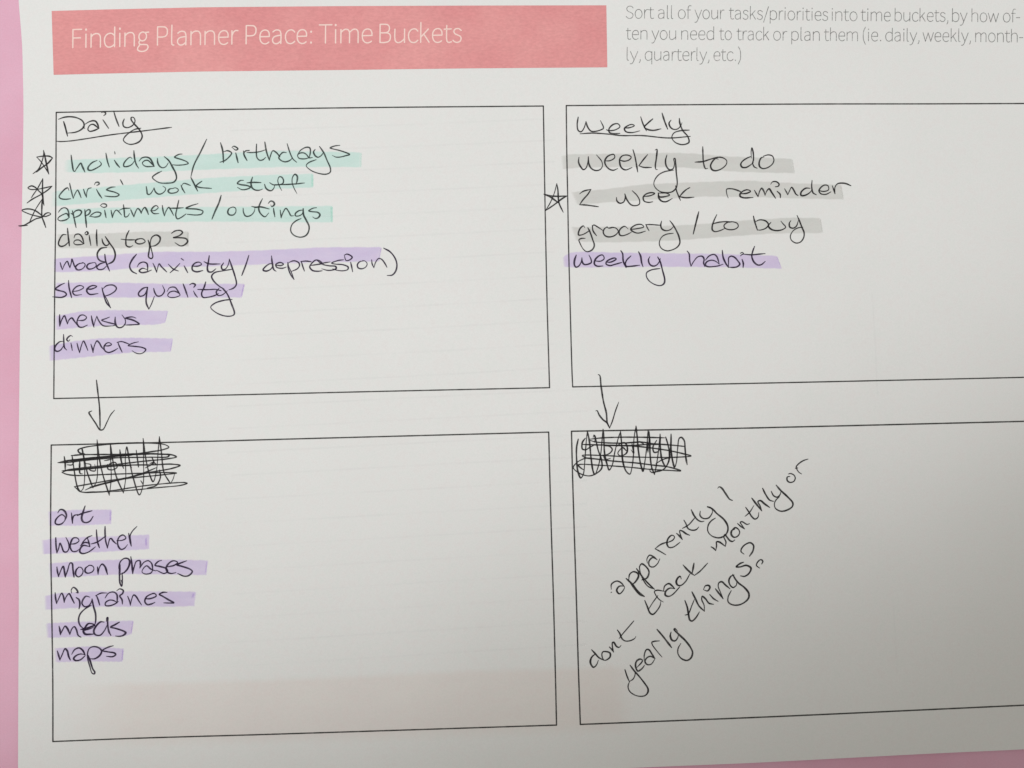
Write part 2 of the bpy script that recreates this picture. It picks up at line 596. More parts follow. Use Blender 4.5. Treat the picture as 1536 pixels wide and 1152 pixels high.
# ------------------------------------------------------------------ highlighter
def marker(mat, edge_mat, top, bottom, label, end=None, wob=0.28):
    v, f = band(top, bottom, LH, 110, 4, wob, (1.9, 1.9, 12 if mat is M_MINT else 4.5, 1.6))
    o = obj('highlighter_mark', v, f, mat, root, label)
    set_cover(o, band.cover)
    if end:
        a, b, w = end
        # dye pooled where the pen stopped
        tx, bx = a[0], b[0]
        v2, f2 = band([(tx - w, a[1] + 1.2), (tx - 0.4, a[1] + 1.2)], [(bx - w * 0.9, b[1] - 1.0), (bx - 0.4, b[1] - 1.0)], LH + 3e-6, 12, 8, 0.35, (2.5, 2.5, w * 0.4, w * 0.2))
        set_cover(obj('dye_edge', v2, f2, edge_mat, o), band.cover)


def pz(s):
    return [tuple(float(c) for c in t.split(',')) for t in s.split()]


marker(M_MINT, M_MINTD, pz("96,243 100,240 140,238.5 200,236 240,235 320,231 424,226 543,228.8"),
       pz("94.5,258 140,259.5 240,257.5 320,254 424,250.5 542.5,250.6"), 'mint highlight over holidays/birthdays', ((543, 229), (542.5, 250.5), 2.5))
marker(M_MINT, M_MINTD, pz("75.5,291 86,286.5 184,278 250,272 320,266.5 400,262.5 471,260.5"),
       pz("76.5,311 86,309 200,299 320,289 400,284 471,281"), "mint highlight over chris' work stuff", ((471, 260.5), (471, 281), 5))
marker(M_MINT, M_MINTD, pz("86.5,314 150,311.8 320,310.4 500,308.8"), pz("88,335.8 200,334 300,332.3 500,333.4"),
       'mint highlight over appointments/outings', ((500, 309), (500, 333.4), 5))
marker(M_GREY, M_GREYD, pz("84.6,351.5 151,350.5 216.5,347.2 284,347.6"), pz("84.6,372.4 184,372.4 230,370.4 283.5,369.5"),
       'grey highlight over daily top 3', ((284, 348), (283.5, 369), 4))
marker(M_LILAC, M_LILACD, pz("79.5,389.5 84.6,388 167.7,382.2 232.8,377.6 320,377.6 380,376 485,371 573.5,370.7"),
       pz("80,408.3 120,407.5 167.7,405 216.5,401 320,399.3 380,397 470,393.5 569.4,392"), 'long lilac highlight over mood line', ((573.3, 371), (569.6, 391.5), 3.5))
marker(M_LILAC, M_LILACD, pz("82.7,424.4 148,423.2 246,425.7 368,425.7"), pz("79.5,446 206.7,446.4 363.5,446.2"),
       'lilac highlight over sleep quality', ((368, 426), (364, 446), 4))
marker(M_LILAC, M_LILACD, pz("82.4,474.3 122,467 161,465 252.5,466.3"), pz("82.4,495 122,491 161,488 234,487 248.4,484"),
       'lilac highlight over mensus', ((252.4, 466.4), (248.6, 484), 2.2))
marker(M_LILAC, M_LILACD, pz("72.6,519.6 81.7,517.3 109,512 148,507.5 200,506.6 260,507.8"),
       pz("73.3,541.4 135,534.9 200,528.4 256.5,527.7"), 'lilac highlight over dinners', ((260, 508), (257, 527.5), 2.5))
marker(M_LILAC, M_LILACD, pz("71,767.6 112,764.8 168.2,764.4"), pz("72.4,788.4 112,788.6 167.4,785.8"), 'lilac highlight over art', ((168, 766), (167.4, 782), 4))
marker(M_LILAC, M_LILACD, pz("61.6,811 86,806.4 151,805 224.8,801.9"), pz("63.3,831.2 151,828 224.2,823.6"), 'lilac highlight over weather', ((221, 806), (221, 820), 4))
marker(M_LILAC, M_LILACD, pz("72.2,845.3 127.7,841 212.3,838.5 313,840.6"), pz("73.9,866.5 195.4,860.9 310.5,862.6"),
       'lilac highlight over moon phases', ((312, 842), (310, 860), 3.5))
marker(M_LILAC, M_LILACD, pz("65.9,894.3 86,889.8 151,886.8 260,887.2 295,887.6"), pz("66.5,914.9 100,912.5 151,910 260,910 292.3,908.8"),
       'lilac highlight over migraines', ((293, 889), (291, 897), 5))
marker(M_LILAC, M_LILACD, pz("67.8,935.3 112,932.7 201.2,930.8"), pz("69.8,956.8 125,954.9 183.7,954.9 198,951"), 'lilac highlight over meds', ((201, 931), (198.4, 950), 3))
marker(M_LILAC, M_LILACD, pz("80.8,972.4 138,969.2 186.5,973"), pz("82,993.3 138,992 184.5,992.6"), 'lilac highlight over naps', ((186.2, 974), (184.8, 991), 3.5))
marker(M_GREY, M_GREYD, pz("840.7,235 853,231.5 944,230.4 1009,229.2 1040,230.4 1094,234.8 1150,236.8 1189.5,238.5"),
       pz("843,254.3 866,251.3 931,250.6 1020,251 1106.6,257.7 1150,259 1192.8,259.8"), 'grey highlight over weekly to do', ((1189.6, 239), (1192.6, 259.5), 2.2))
marker(M_GREY, M_GREYD, pz("856,288.5 902.7,284.4 967.8,276.3 1055,273 1120,270.8 1195,275 1263,277.2"),
       pz("864.4,307.2 919,303 1000,298 1060,294.7 1130,295.5 1195,297.6 1266.8,299.2"), 'grey highlight over 2 week reminder', ((1263, 278), (1266.2, 298.5), 3.5))
marker(M_GREY, M_GREYD, pz("855.6,340.8 931,340.2 983,339.5 1040,337 1110,331 1184.7,326.5 1232,327.2"),
       pz("863,361 879,363 918,363.6 970,362.3 1020,360.2 1090,355 1155,350.4 1235.2,349.4"), 'grey highlight over grocery/to buy', ((1232, 328), (1234.8, 349), 3))
marker(M_LILAC, M_LILACD, pz("843.5,388 848,383 855,379.2 875,377.3 922,379 1020,380.2 1078,380.6 1166.7,383.9"),
       pz("844.7,400.5 875,401.3 930,400.5 1000,400.2 1091,400.8 1173.2,403"), 'lilac highlight over weekly habit', ((1167, 384.5), (1173, 402.6), 3))

# ------------------------------------------------------------------ handwriting
def write(label, *rows, name='handwritten_line', width=2.05):
    k = Ink(LI)
    for region, s in rows:
        k.hand(s, region, width * 0.95)
    lilac = ('mood', 'sleep', 'mensus', 'dinners', 'reading art', 'weather', 'moon', 'migraines', 'meds', 'naps', 'habit')
    mint = ('holidays', 'chris', 'appointments')
    m = M_INKL if any(t in label for t in lilac) else M_INKM if any(t in label for t in mint) else M_INK
    k.build(name, m, root, label)


R1 = (76, 160, 7.68); R2 = (90, 205, 6.678); R3 = (310, 205, 6.144); R4 = (70, 255, 6.144); R5 = (300, 255, 6.982)
R6 = (20, 220, 8.86); R7 = (70, 335, 6.144); R8 = (180, 365, 6.982); R8B = (380, 365, 6.678); R9 = (70, 415, 5.12)
R10 = (70, 460, 7.68); R11 = (60, 560, 5.7617); R12 = (80, 650, 7.314); R13 = (60, 755, 7.68); R14 = (60, 825, 5.908)
R15 = (60, 880, 7.68); R16 = (840, 160, 6.678); R17 = (840, 220, 7.68); R18 = (1020, 220, 8.084); R19 = (805, 260, 6.144)
R20 = (1060, 260, 6.678); R21 = (840, 320, 7.68); R22 = (1020, 310, 6.678); R23 = (840, 365, 8.533); R24 = (1000, 365, 7.68)
R25 = (850, 555, 6.98); R26 = (855, 640, 8.084); R27 = (900, 720, 6.4); R28 = (950, 820, 7.314); R29 = (1060, 680, 6.776)
R30 = (870, 920, 8.533)

write('underlined handwritten heading Daily', (R1, """
150,172 170,240 195,340; 90,146 150,124 220,116 300,128 362,160 385,200 380,235 340,272 280,296 200,304; 372,232 392,250;
398,202 440,176 490,162 520,170 540,200 556,250 c 500,275 450,284 430,266 436,236 462,208 490,204 520,222 550,250;
602,152 632,196 668,250; 584,68 606,62 630,68 634,84 612,104; 726,50 750,130 788,228;
848,142 832,190 842,228 880,242 930,226 962,196 972,160 956,126 930,124 928,150 960,196 1010,250 1048,310 1054,350 1030,395 980,424 910,434 856,410 838,384 856,346 910,298 970,262 1040,248;
62,396 100,402 220,396 380,374 700,324 1050,282 1395,238"""))
write('handwriting reading holidays/birthdays', (R2, """
112,186 122,270 138,345 150,348 c 180,300 208,266 225,300 250,355; 372,238 320,262 282,308 284,332 310,338 360,318 410,285 414,270 394,244;
460,165 474,240 494,304; 545,236 570,275 598,308; 548,150 552,174; 722,220 705,206 670,228 638,275 642,298 680,298 720,278 748,240; 740,140 748,220 765,280 788,316;
792,246 820,214 865,205 900,218 925,255 945,298 c 900,300 860,298 832,280 826,262 850,240 880,238 910,262 942,296;
976,218 980,262 1000,298 1030,312 1060,300 1085,262; 1045,200 1090,240 1130,310 1160,370 1166,420 1140,455 1080,466 1000,462 950,436 926,408 960,376 1020,345;
1224,174 1190,178 1148,205 1160,212 1220,230 1270,252 1285,268 1250,280 1180,286 1128,282; 1470,25 1410,150 1340,290 1312,400"""), (R3, """
128,56 148,130 155,240; 158,138 195,130 230,150 215,178 165,222 122,236; 268,150 280,200 290,240; 232,100 250,88 288,112 270,124 240,104;
340,132 346,170 372,220; 340,160 356,134 395,126; 460,68 458,150 465,195 490,218 520,212 545,190; 370,146 430,146 490,138 540,122;
536,50 552,140 578,218 c 590,170 610,130 640,145 675,185; 735,148 705,145 680,165 665,195 690,222 725,232 765,220 792,196; 742,65 765,140 795,205 830,236;
840,160 870,122 920,98 950,104 956,140 945,195 c 900,205 850,198 838,170 860,152 895,150 920,165 945,195 975,192;
1000,118 985,140 1000,175 1025,190 1055,175 1080,140; 1040,90 1080,150 1110,220 1140,290 1138,328 1100,346 1030,338 960,310 918,268 940,240 1010,212;
1228,80 1180,86 1138,104 1160,112 1240,132 1316,164 1280,176 1230,188 1190,188 1158,172"""))
write("handwriting reading chris' work stuff", (R4, """
206,190 195,165 175,172 140,205 115,245 128,262 170,270 222,265; 212,122 222,170 245,262 c 262,220 285,185 300,210 318,256;
340,178 352,215 368,252 c 372,200 385,172 412,164; 460,180 482,220 510,260; 440,136 452,116 478,114 484,130 462,142;
632,156 595,160 552,182 570,190 630,206 668,228 650,242 600,246 535,240; 680,90 704,136;
918,152 924,190 930,222 950,224 975,195 990,165 c 1002,200 1030,222 1060,218 1092,190 1096,168 1070,148;
1168,170 1135,175 1120,195 1135,212 1175,212 1205,200 1214,182 1190,165 1165,168; 1238,140 1252,175 1275,212; 1240,152 1262,124 1325,142;
1330,70 1360,130 1392,195; 1432,102 1380,145 1400,158 1520,170"""), (R5, """
458,108 420,112 392,140 420,152 500,165 528,180 500,198 440,206 392,182; 550,75 535,130 545,185 580,210 620,212 655,200; 490,135 560,130 640,132;
676,150 692,192 722,214 752,214 776,185 782,155; 730,133 765,154 840,156; 856,215 830,165 815,110 830,72 855,75 874,105 868,140 835,152;
775,154 900,152 1000,146 1095,136; 880,152 960,148; 1016,248 985,190 965,130 970,75 995,45 1018,65 1018,110 1005,150"""))
write('handwriting reading appointments/outings', (R4, """
108,390 135,358 165,348 190,360 205,400 208,438 c 180,458 125,468 104,455 110,438 150,412 185,402 206,436;
238,376 250,430 272,532; 240,412 265,378 305,370 322,385 310,412 275,432 245,440; 225,400 250,415;
352,366 358,430 368,528; 355,400 372,372 395,366 402,380 390,405 370,418 355,424; 395,430 430,400 462,388 500,398 490,422 450,434 405,428;
535,370 540,400 548,440; 495,328 515,312 548,318 552,335 525,345 500,332; 594,372 600,405 606,440 c 620,395 640,370 655,375 690,415;
708,320 715,380 722,432 745,428 765,400; 668,372 705,356 770,352; 775,365 790,400 805,432 c 820,385 840,355 860,372 872,400 c 885,365 905,345 925,375 938,410;
955,376 1000,372 1028,345 1010,328 980,345 965,375 985,400 1035,402; 1066,326 1072,370 1085,424 c 1100,380 1125,345 1145,370 1170,418;
1218,278 1200,360 1190,420 1205,450 1235,440 1285,405; 1130,352 1200,352 1260,348; 1396,310 1330,330 1285,352 1300,356 1390,362 1440,380 1430,405 1380,415 1295,408"""), (R5, """
222,265 200,340 160,430 125,515; 330,390 300,410 292,450 310,470 350,470 375,440 372,400 345,388 325,394; 452,400 455,440 475,480 500,486 540,470 570,430 575,400; 540,380 580,390 640,388;
655,300 630,350 615,400 630,450 680,490 720,450; 570,392 630,386 725,408; 770,400 775,440 785,492; 715,350 740,326 770,335 780,360 750,385 742,365;
840,420 846,465 850,502 c 870,445 900,402 925,430 955,480 980,478; 1082,420 1040,425 1000,455 998,478 1030,482 1070,460 1085,405;
1080,405 1085,470 1115,530 1142,590 1138,640 1110,685 1050,704 985,684 955,650 950,615 965,570 1010,530 1060,508;
1222,395 1185,400 1140,428 1170,436 1235,445 1256,468 1240,498 1210,508 1180,492"""))
write('topmost of the small stars in the left margin', (R6, """
262,360 330,305 370,230 402,110 402,50 c 420,130 445,250 472,365 c 430,290 360,190 310,138 c 400,126 480,128 522,150 c 460,222 380,278 310,340"""), name='star_doodle', width=2.0)
write('middle star in the left margin', (R6, """
240,680 265,640 320,560 392,425 c 388,560 395,700 408,780; 515,525 430,545 320,566 230,568 195,548 240,522 290,540 340,590 378,630 400,760; 515,525 460,575 370,635 250,700 182,750"""), name='star_doodle', width=2.0)
write('lowest and widest star in the left margin', (R6, """
212,1010 290,845 385,695 c 380,800 382,930 410,1010 432,1075; 385,932 440,925 498,895 470,878 430,890 385,930 300,920 200,890 115,846 180,828 260,838 330,875 385,932 300,960 200,1015 130,1050 70,1052 c 190,1046"""), name='star_doodle', width=2.0)
write('handwriting reading daily top 3', (R7, """
180,105 150,105 115,160 110,195 130,212 165,205 205,170; 192,45 198,110 210,208; 252,135 265,105 300,100 325,125 345,188 c 310,196 265,195 250,180 262,158 300,155 340,188;
392,110 398,150 408,205; 352,90 370,76 382,90 366,106 352,92; 462,58 460,120 465,208; 510,142 520,180 545,205 570,195 575,165;
540,122 575,175 622,245 632,300 612,350 560,378; 555,222 500,232 468,275 472,320 495,345 540,355; 760,65 735,120 730,175 735,205 765,218 795,205; 685,146 740,152 820,152;
870,140 830,150 818,170 840,188 880,186 908,168 890,145 860,140; 935,155 950,200 945,250 940,310 965,325 978,310 965,240 955,190 970,130 1010,108 1045,130 1040,170 1000,205 960,212;
1150,92 1185,70 1235,67 1252,84 1225,112 1168,132 1220,132 1285,142 1300,165 1272,198 1235,208 1182,178"""))
write('handwriting reading mood (anxiety/depression)', (R7, """
125,362 135,400 145,428 c 165,380 190,350 205,385 215,410 c 228,360 232,330 245,360 260,400 285,425; 340,365 300,372 268,400 275,425 310,428 345,405 355,380 335,362 320,368;
430,362 385,375 370,400 385,420 420,418 455,395 450,365 425,362; 540,360 490,375 462,405 480,425 520,422 550,395; 536,285 545,350 580,440; 828,285 785,340 765,395 785,440 830,465"""), (R8, """
180,246 205,210 248,196 282,212 290,250 288,285; 285,275 235,262 202,288 225,306 270,302 330,280; 345,208 365,250 385,304 c 395,255 410,215 435,245 490,300;
505,218 560,270 612,290; 628,210 580,260 525,308; 672,236 710,308; 640,158 668,178; 760,240 820,238 855,218 830,198 790,205 758,240 760,280 800,298 868,285;
935,130 925,200 915,260 925,295 960,300 1005,266; 880,192 930,214 1050,216; 1085,205 1062,245 1075,275 1105,268 1135,220 1145,165 c 1170,240 1200,330 1220,415 1215,440 1190,468 1140,488;
1185,270 1080,288 990,308 960,345 975,385 1000,415 1052,458 1090,478; 1350,125 1320,220 1275,338"""), (R8B, """
200,208 165,205 110,245 98,268 130,278 175,258 200,215; 182,125 190,200 205,262 228,280; 225,218 280,222 302,208 270,192 225,212 235,240 290,250 330,238;
345,190 350,250 375,315 408,362 c 385,300 355,230 350,200 c 365,188 410,175 455,195 462,225 440,255 380,282; 480,180 495,230 512,278; 475,182 530,178 580,185;
570,222 640,212 690,200 660,172 625,168 590,195 565,235 590,270 640,280 690,275; 640,172 700,212 760,225 825,232 830,252 790,268 740,270 685,255; 770,186 700,198 660,210; 905,165 850,172 785,198 820,208 900,215 950,238 945,262 900,275 830,268 795,255;
975,190 985,235 995,285; 912,118 940,108 990,138 975,160 930,172 912,125; 1110,175 1065,185 1042,215 1050,245 1085,255 1125,238 1140,205 1120,178 1095,172;
1185,165 1190,205 1208,245 c 1225,190 1255,152 1285,160 1320,205 1338,240; 1305,48 1370,85 1420,150 1438,215 1425,280 1390,318 1340,322"""))
write('handwriting reading sleep quality', (R9, """
138,50 105,65 68,95 90,105 140,120 152,138 120,158 45,155; 168,28 172,80 192,162; 200,115 250,105 285,82 260,68 225,80 200,115 215,140 270,138;
305,95 345,95 385,75 355,68 320,85 308,110 330,135 395,130; 425,85 438,140 460,200 492,240 c 470,190 435,120 430,95 c 460,70 510,65 535,85 530,105 490,135 445,150;
775,80 740,90 705,130 715,150 750,140 770,100 775,80 768,130 765,200 785,250 c 805,210 828,150; 822,90 830,120 850,148 880,145 905,110 890,68;
925,115 945,85 985,82 1005,105 1025,140 c 990,158 945,158 930,145 945,120 985,112 1025,140; 1048,55 1065,100 1085,158; 1128,110 1140,135 1158,158; 1098,62 1120,52 1142,62 1130,82;
1222,40 1210,80 1190,130 1200,158 1240,158 1290,145 1320,130; 1160,98 1230,100 1300,98 1340,108; 1325,88 1303,118 1315,143 1348,140 1388,108; 1346,84 1385,130 1420,210 1442,285 1425,300 1370,302 1300,275 1260,235 1290,205 1360,182 1425,175"""))
write('handwriting reading mensus', (R10, """
150,92 150,160 152,225 c 175,150 205,105 225,150 240,200 c 260,150 290,130 315,160 350,210; 365,160 430,155 460,125 430,98 390,100 360,140 350,190 375,232 410,238 470,212;
515,105 525,160 545,236; 545,220 560,160 578,110 c 600,160 650,218 760,222; 725,120 680,138 635,156 700,180 800,208 760,222; 790,120 790,180 810,230 835,242 870,235 905,195 905,150 868,95;
1030,132 985,118 912,132 980,150 1030,172 1065,200 1000,208 910,212"""))
write('handwriting reading dinners', (R10, """
185,400 150,405 100,455 92,495 120,515 160,500 195,450; 195,318 198,400 205,470 232,500; 280,420 288,460 296,505; 298,345 280,332 245,355 232,380 250,398 268,380;
350,420 362,470 380,532 c 400,450 425,395 445,430 475,505; 510,432 525,480 535,528 c 550,450 580,395 605,415 630,460 658,495; 660,452 720,450 748,435 720,415 690,422 662,460 670,505 710,528 770,510 820,480;
820,408 835,450 870,525; 810,412 860,402 950,430; 1058,405 1000,418 940,448 1000,456 1100,470 1142,492 1120,525 1080,542 1030,535 985,508"""))
write('arrow pointing down from the Daily box', (R11, """
488,58 500,160 515,300 520,480; 448,325 424,338 440,370 480,430 520,488 545,485 580,420 610,360 645,318"""), name='arrow_doodle', width=2.1)
write('word blacked out by dense scribble under the Daily box', (R12, """
205,240 225,380 265,590 295,638 c 325,610 345,450 335,300 315,170 340,280 370,420 435,600 c 475,520 485,300 480,70 c 500,240 540,440 615,680 c 635,500 630,300 625,115 c 650,280 690,470 770,655 c 795,480 790,260 805,150 835,300 880,500 945,675 985,560 990,300 985,55 c 1010,250 1050,430 1095,530 1130,420 1150,200 1163,35 c 1185,200 1215,430 1285,550 c 1310,510 1330,450;
50,322 150,300 300,285 500,265 800,240 1050,205 1200,180 1268,152 1240,130 1180,115 1000,105 750,110 520,128 320,160 272,185 290,215 345,225;
195,245 300,235 520,232 750,230 980,222 1180,230 1270,238 1260,255 1050,262 700,268 400,290 150,300;
50,322 150,318 400,290 700,245 1000,225 1200,228 1310,238 1350,258 1250,280 1000,305 700,340 400,370 150,405 95,430;
95,412 250,400 500,375 800,350 1100,345 1300,338 1390,352 1300,385 1050,430 850,480 600,520 400,555 230,585;
95,430 150,450 250,462 600,450 900,440 1200,430 1350,436 1200,455 950,480 750,505 550,550 400,590;
230,585 260,610 300,640 500,645 700,620 1000,575 1300,545 1440,540 1468,548 1400,570 1150,595 900,620 700,635 350,645;
350,622 400,600 480,575 800,490 1000,430 1135,375; 1165,400 1175,480 1130,570 1030,600; 960,520 985,560; 150,345 205,345 240,300 290,290; 120,255 130,330 130,410;
290,300 295,440 320,445; 350,330 410,345 400,400 460,410 455,340; 595,340 600,390 650,400 700,370 680,320 630,330 600,350; 730,180 745,300 770,385; 1060,330 1100,320 1140,350; 910,185 935,370; 860,380 830,300; 1080,260 1100,320 1010,380; 560,300 640,285"""),
      (R12, "140,300 300,286 500,266 800,238 1000,222 1180,226; 160,296 500,260 820,236 1100,226; 110,408 300,398 500,378 700,356 850,352; 300,392 420,382 520,372; 560,118 760,108 1000,104; 600,256 800,244 900,232"), name='scribbled_out_word', width=2.1)
write('handwriting reading art', (R13, """
205,110 230,74 265,75 295,105 305,150 290,190; 285,195 290,160 255,130 215,150 180,195 178,230 205,245 250,235 290,195; 362,110 370,170 375,230 c 380,170 395,140 440,128;
520,30 500,90 480,170 495,210 530,222 575,205 612,150; 430,140 490,115 600,85"""), width=2.4)
write('handwriting reading weather', (R13, """
182,395 185,480 195,572 c 215,520 230,460 248,490 275,555 305,560 330,530 330,460 298,390; 350,470 410,462 450,430 430,400 385,400 355,450 350,510 375,552 420,552 450,530;
468,490 500,440 545,395 600,370; 545,395 560,440 575,500 c 540,490 500,485 465,520 460,560 490,578 560,560 640,500; 465,490 520,450 575,465; 650,305 655,380 665,450 685,512; 590,468 660,445 760,375;
750,265 750,340 755,420 778,515 c 790,460 805,410 820,405 845,435 880,468; 885,430 950,425 990,400 960,365 920,380 895,430 905,500 935,530 970,520 1010,475; 1022,345 1035,420 1052,492 c 1045,430 1040,370 1065,320 1118,265"""), width=2.3)
write('handwriting reading moon phases', (R14, """
150,150 155,190 165,235 c 185,180 205,145 225,240 c 245,180 268,115 285,118 292,170 302,240; 345,150 320,180 318,220 340,238 370,220 382,185 365,155 340,152; 430,140 405,160 400,190 420,205 460,195 478,170 470,145 440,135 425,142;
510,150 512,180 515,215 c 525,160 550,125 575,145 598,215; 710,200 700,150 715,100 750,74 785,80 795,110 780,160 745,200 712,215; 710,130 705,220 710,295 725,320 730,260 728,200; 805,58 815,130 822,210 c 835,150 855,100 885,95 890,130 885,160;
890,155 920,110 960,95 990,120 1000,180 c 980,205 930,212 905,195 915,165 945,140 985,170 1025,185; 1078,92 1050,100 1020,135 1060,145 1120,165 1130,190 1100,208 1045,185 1030,180;
1125,150 1190,135 1220,110 1185,95 1145,115 1118,160 1130,195 1160,208 1205,200; 1300,95 1260,110 1215,130 1260,145 1330,170 1350,190 1320,225 1280,232 1220,208"""), width=2.2)
write('handwriting reading migraines', (R15, """
175,68 180,130 192,195 c 215,140 250,75 270,110 280,180 c 300,120 335,80 360,120 395,190; 418,125 450,150 460,200 450,255; 365,75 360,40 385,8 420,30 438,72 415,66;
575,120 530,110 495,150 485,195 515,230 560,220 590,180 600,140 c 615,220 640,310 642,390 635,430; 590,215 520,255 460,320 445,390 465,450 500,480; 650,100 670,150 688,212; 640,105 700,75 770,72;
750,130 790,75 850,62 885,90 890,150 885,190; 890,185 850,160 800,155 755,185 755,215 800,220 860,200 905,170; 885,45 920,25 960,45 950,80 920,105 945,150 950,200; 940,0 945,-40 935,-75;
1010,110 1030,160 1042,215 c 1055,150 1080,95 1105,110 1140,165 1170,210; 1210,140 1280,135 1340,105 1320,78 1270,90 1225,120 1208,170 1235,205 1280,200 1325,180; 1465,65 1420,65 1375,88 1410,108 1480,150 1540,185 1500,188 1425,186"""), width=2.2)
write('handwriting reading meds', (R15, """
220,455 230,500 235,555 c 260,500 290,455 315,480 345,550 c 365,490 395,460 420,495 440,560 472,582; 470,492 530,480 590,460 630,440 560,425 520,470 500,510 520,545 580,548 620,545; 500,500 560,490 615,470; 475,490 520,500 570,470 630,450;
740,408 700,405 650,450 620,510 635,550 690,560 740,510 775,440; 765,400 770,360 780,355 780,430 795,520 818,562; 915,408 860,440 815,465 870,480 960,510 988,530 960,560 910,572 870,568"""), width=2.5)
write('handwriting reading naps', (R15, """
200,740 215,790 230,845 c 255,785 290,715 315,740 330,800 350,845; 365,780 400,725 450,705 490,730 520,785 c 470,775 415,795 388,830 410,850 465,842 520,795;
555,790 580,860 610,950 632,985 625,1005 600,995 575,920 552,840 548,770 570,710 620,690 680,705 710,740 690,790 630,830 580,830; 845,680 790,695 720,735 780,750 860,765 872,782 840,805 765,802"""), width=2.5)

write('underlined handwritten heading Weekly', (R16, """
182,105 172,180 182,238 210,252 240,215 260,150 c 275,200 310,245 350,248 410,232 435,215 405,140; 465,232 490,240 555,232 600,200 580,172 530,180 490,225 495,258 540,270 600,268;
645,215 700,210 745,190 720,178 680,190 645,220 660,250 720,260 800,242; 808,102 830,170 865,242; 930,122 880,165 845,205 870,225 930,238 1012,222; 1022,65 1045,140 1078,225;
1112,135 1092,165 1105,205 1140,228 1180,222 1210,190 1222,160; 1195,118 1200,165 1230,240 1280,300 1292,355 1270,372 1215,380 1150,355 1120,310 1140,265 1200,242 1295,235; 200,272 330,265 480,275 620,290 820,290 1090,314 1305,298"""))
write('handwriting reading weekly to do', (R17, """
218,122 214,180 240,235 270,265 300,245 320,180 326,115 c 330,190 360,250 410,275 460,265 488,225 480,170 420,95; 520,165 580,160 630,125 620,90 580,95 540,120 515,170 530,220 570,260 615,272 665,252;
680,152 740,168 800,150 820,120 780,98 720,105 690,140 690,200 710,245 755,268 830,240; 840,35 862,110 895,292; 1010,90 960,150 908,220 c 960,238 1055,240; 1095,40 1115,30 1110,130 1098,220 1105,262 1122,264;
1232,95 1215,160 1225,225 1260,265 1300,255 1318,200 1310,140 1322,135 1332,200 1340,310 1350,420 1335,480 1290,520 1220,530 1140,510 1085,450 1085,400 1130,330 1200,290 1310,270"""), (R18, """
275,0 278,100 285,200 310,268 335,262; 180,188 280,180 360,155 460,125; 465,152 430,145 390,185 370,235 390,280 430,292 500,270 560,215 565,170 530,140 480,128 440,135;
858,120 810,140 750,185 736,220 755,250 800,252 850,225 890,190; 865,140 862,60 870,15 885,60 890,160 880,200 900,245 935,262; 1020,125 985,135 960,190 965,240 1000,265 1060,255 1120,210 1138,165 1120,115 1070,100 1010,115"""))
write('star drawn between the two upper boxes', (R19, "80,345 120,280 160,190 185,95 c 195,150 205,270 245,360; 65,192 130,208 200,212 282,208 c 240,230 160,290 80,345; 65,192 120,215 205,275"), name='star_doodle', width=2.1)
write('handwriting reading 2 week reminder', (R19, """
395,190 430,165 500,148 c 470,195 430,240 395,290 c 450,292 570,308; 735,222 740,255 765,275 800,265 815,230 812,190 c 830,240 870,290 910,298 945,285 948,250 925,205 880,160;
985,215 1050,205 1088,185 1060,178 1010,190 982,220 990,255 1030,268 1070,262; 1120,182 1130,215 1180,215 1225,200 1190,182 1125,182; 1120,180 1125,225 1150,255 1190,262 1250,232;
1280,115 1290,165 1325,250; 1400,135 1360,165 1315,215 c 1370,225 1450,220; 1392,144 1412,130; 1394,140 1410,134"""), (R20, """
215,248 200,200 200,160 250,155 320,175 350,190; 345,205 400,200 440,180 410,165 370,175 335,205 335,230 370,245 465,242; 478,170 495,200 515,235 c 530,180 550,150 570,175 585,220 c 600,180 625,155 650,190 690,250;
705,180 735,210 738,245; 640,110 660,85 700,85 725,110 715,130 685,135; 780,155 800,190 812,215 c 830,175 850,140 870,165 895,210 915,222; 1035,150 990,150 945,190 945,220 980,222 1030,195 1055,165; 1055,70 1052,140 1065,195 1098,215;
1120,170 1170,182 1220,165 1215,125 1180,118 1145,140 1125,175 1145,205 1195,210 1245,185; 1258,125 1272,165 1285,205 c 1285,140 1310,105 1360,98 1400,105 1445,125"""))
write('handwriting reading grocery/to buy', (R21, """
285,165 270,145 235,170 212,225 215,250 260,245 330,205 345,190; 320,165 345,215 375,300 395,370 370,420 310,442 270,415 230,345 218,305 245,290 290,288; 372,140 380,200 420,258; 372,170 385,135 430,155 490,195;
545,155 510,180 498,220 520,258 565,272 630,255 670,210 650,175 610,162 560,170 535,155; 785,180 745,150 705,170 680,210 690,250 720,258 780,240 825,215; 810,185 880,178 965,155 940,130 880,132 830,160 815,185 850,215 900,228 985,205;
990,130 1005,165 1025,200; 985,130 1050,130 1155,138; 1170,90 1160,140 1175,180 1220,200 1270,188 1310,150; 1265,85 1300,130 1340,200 1370,270 1380,340 1355,385 1300,418 1230,432 1170,405 1145,360 1150,310 1180,265 1230,240 1305,230"""), (R22, """
188,50 165,140 132,275; 368,80 340,140 322,200 325,235 350,250 400,240 450,218; 320,175 380,158 450,150 500,150; 520,148 470,160 440,190 450,215 490,230 550,225 582,200 575,170 530,152 490,158;
735,95 745,140 775,235; 755,150 800,132 860,145 885,180 860,215 800,235 775,232; 910,158 885,190 895,212 920,230 970,240 1030,228 1058,205 1030,170 1010,145; 1110,140 1095,165 1100,205 1135,215 1165,195 1185,140;
1172,88 1195,140 1220,205 1242,260 1238,310 1205,355 1160,364 1115,335 1105,295 1130,245 1175,215 1230,205"""))
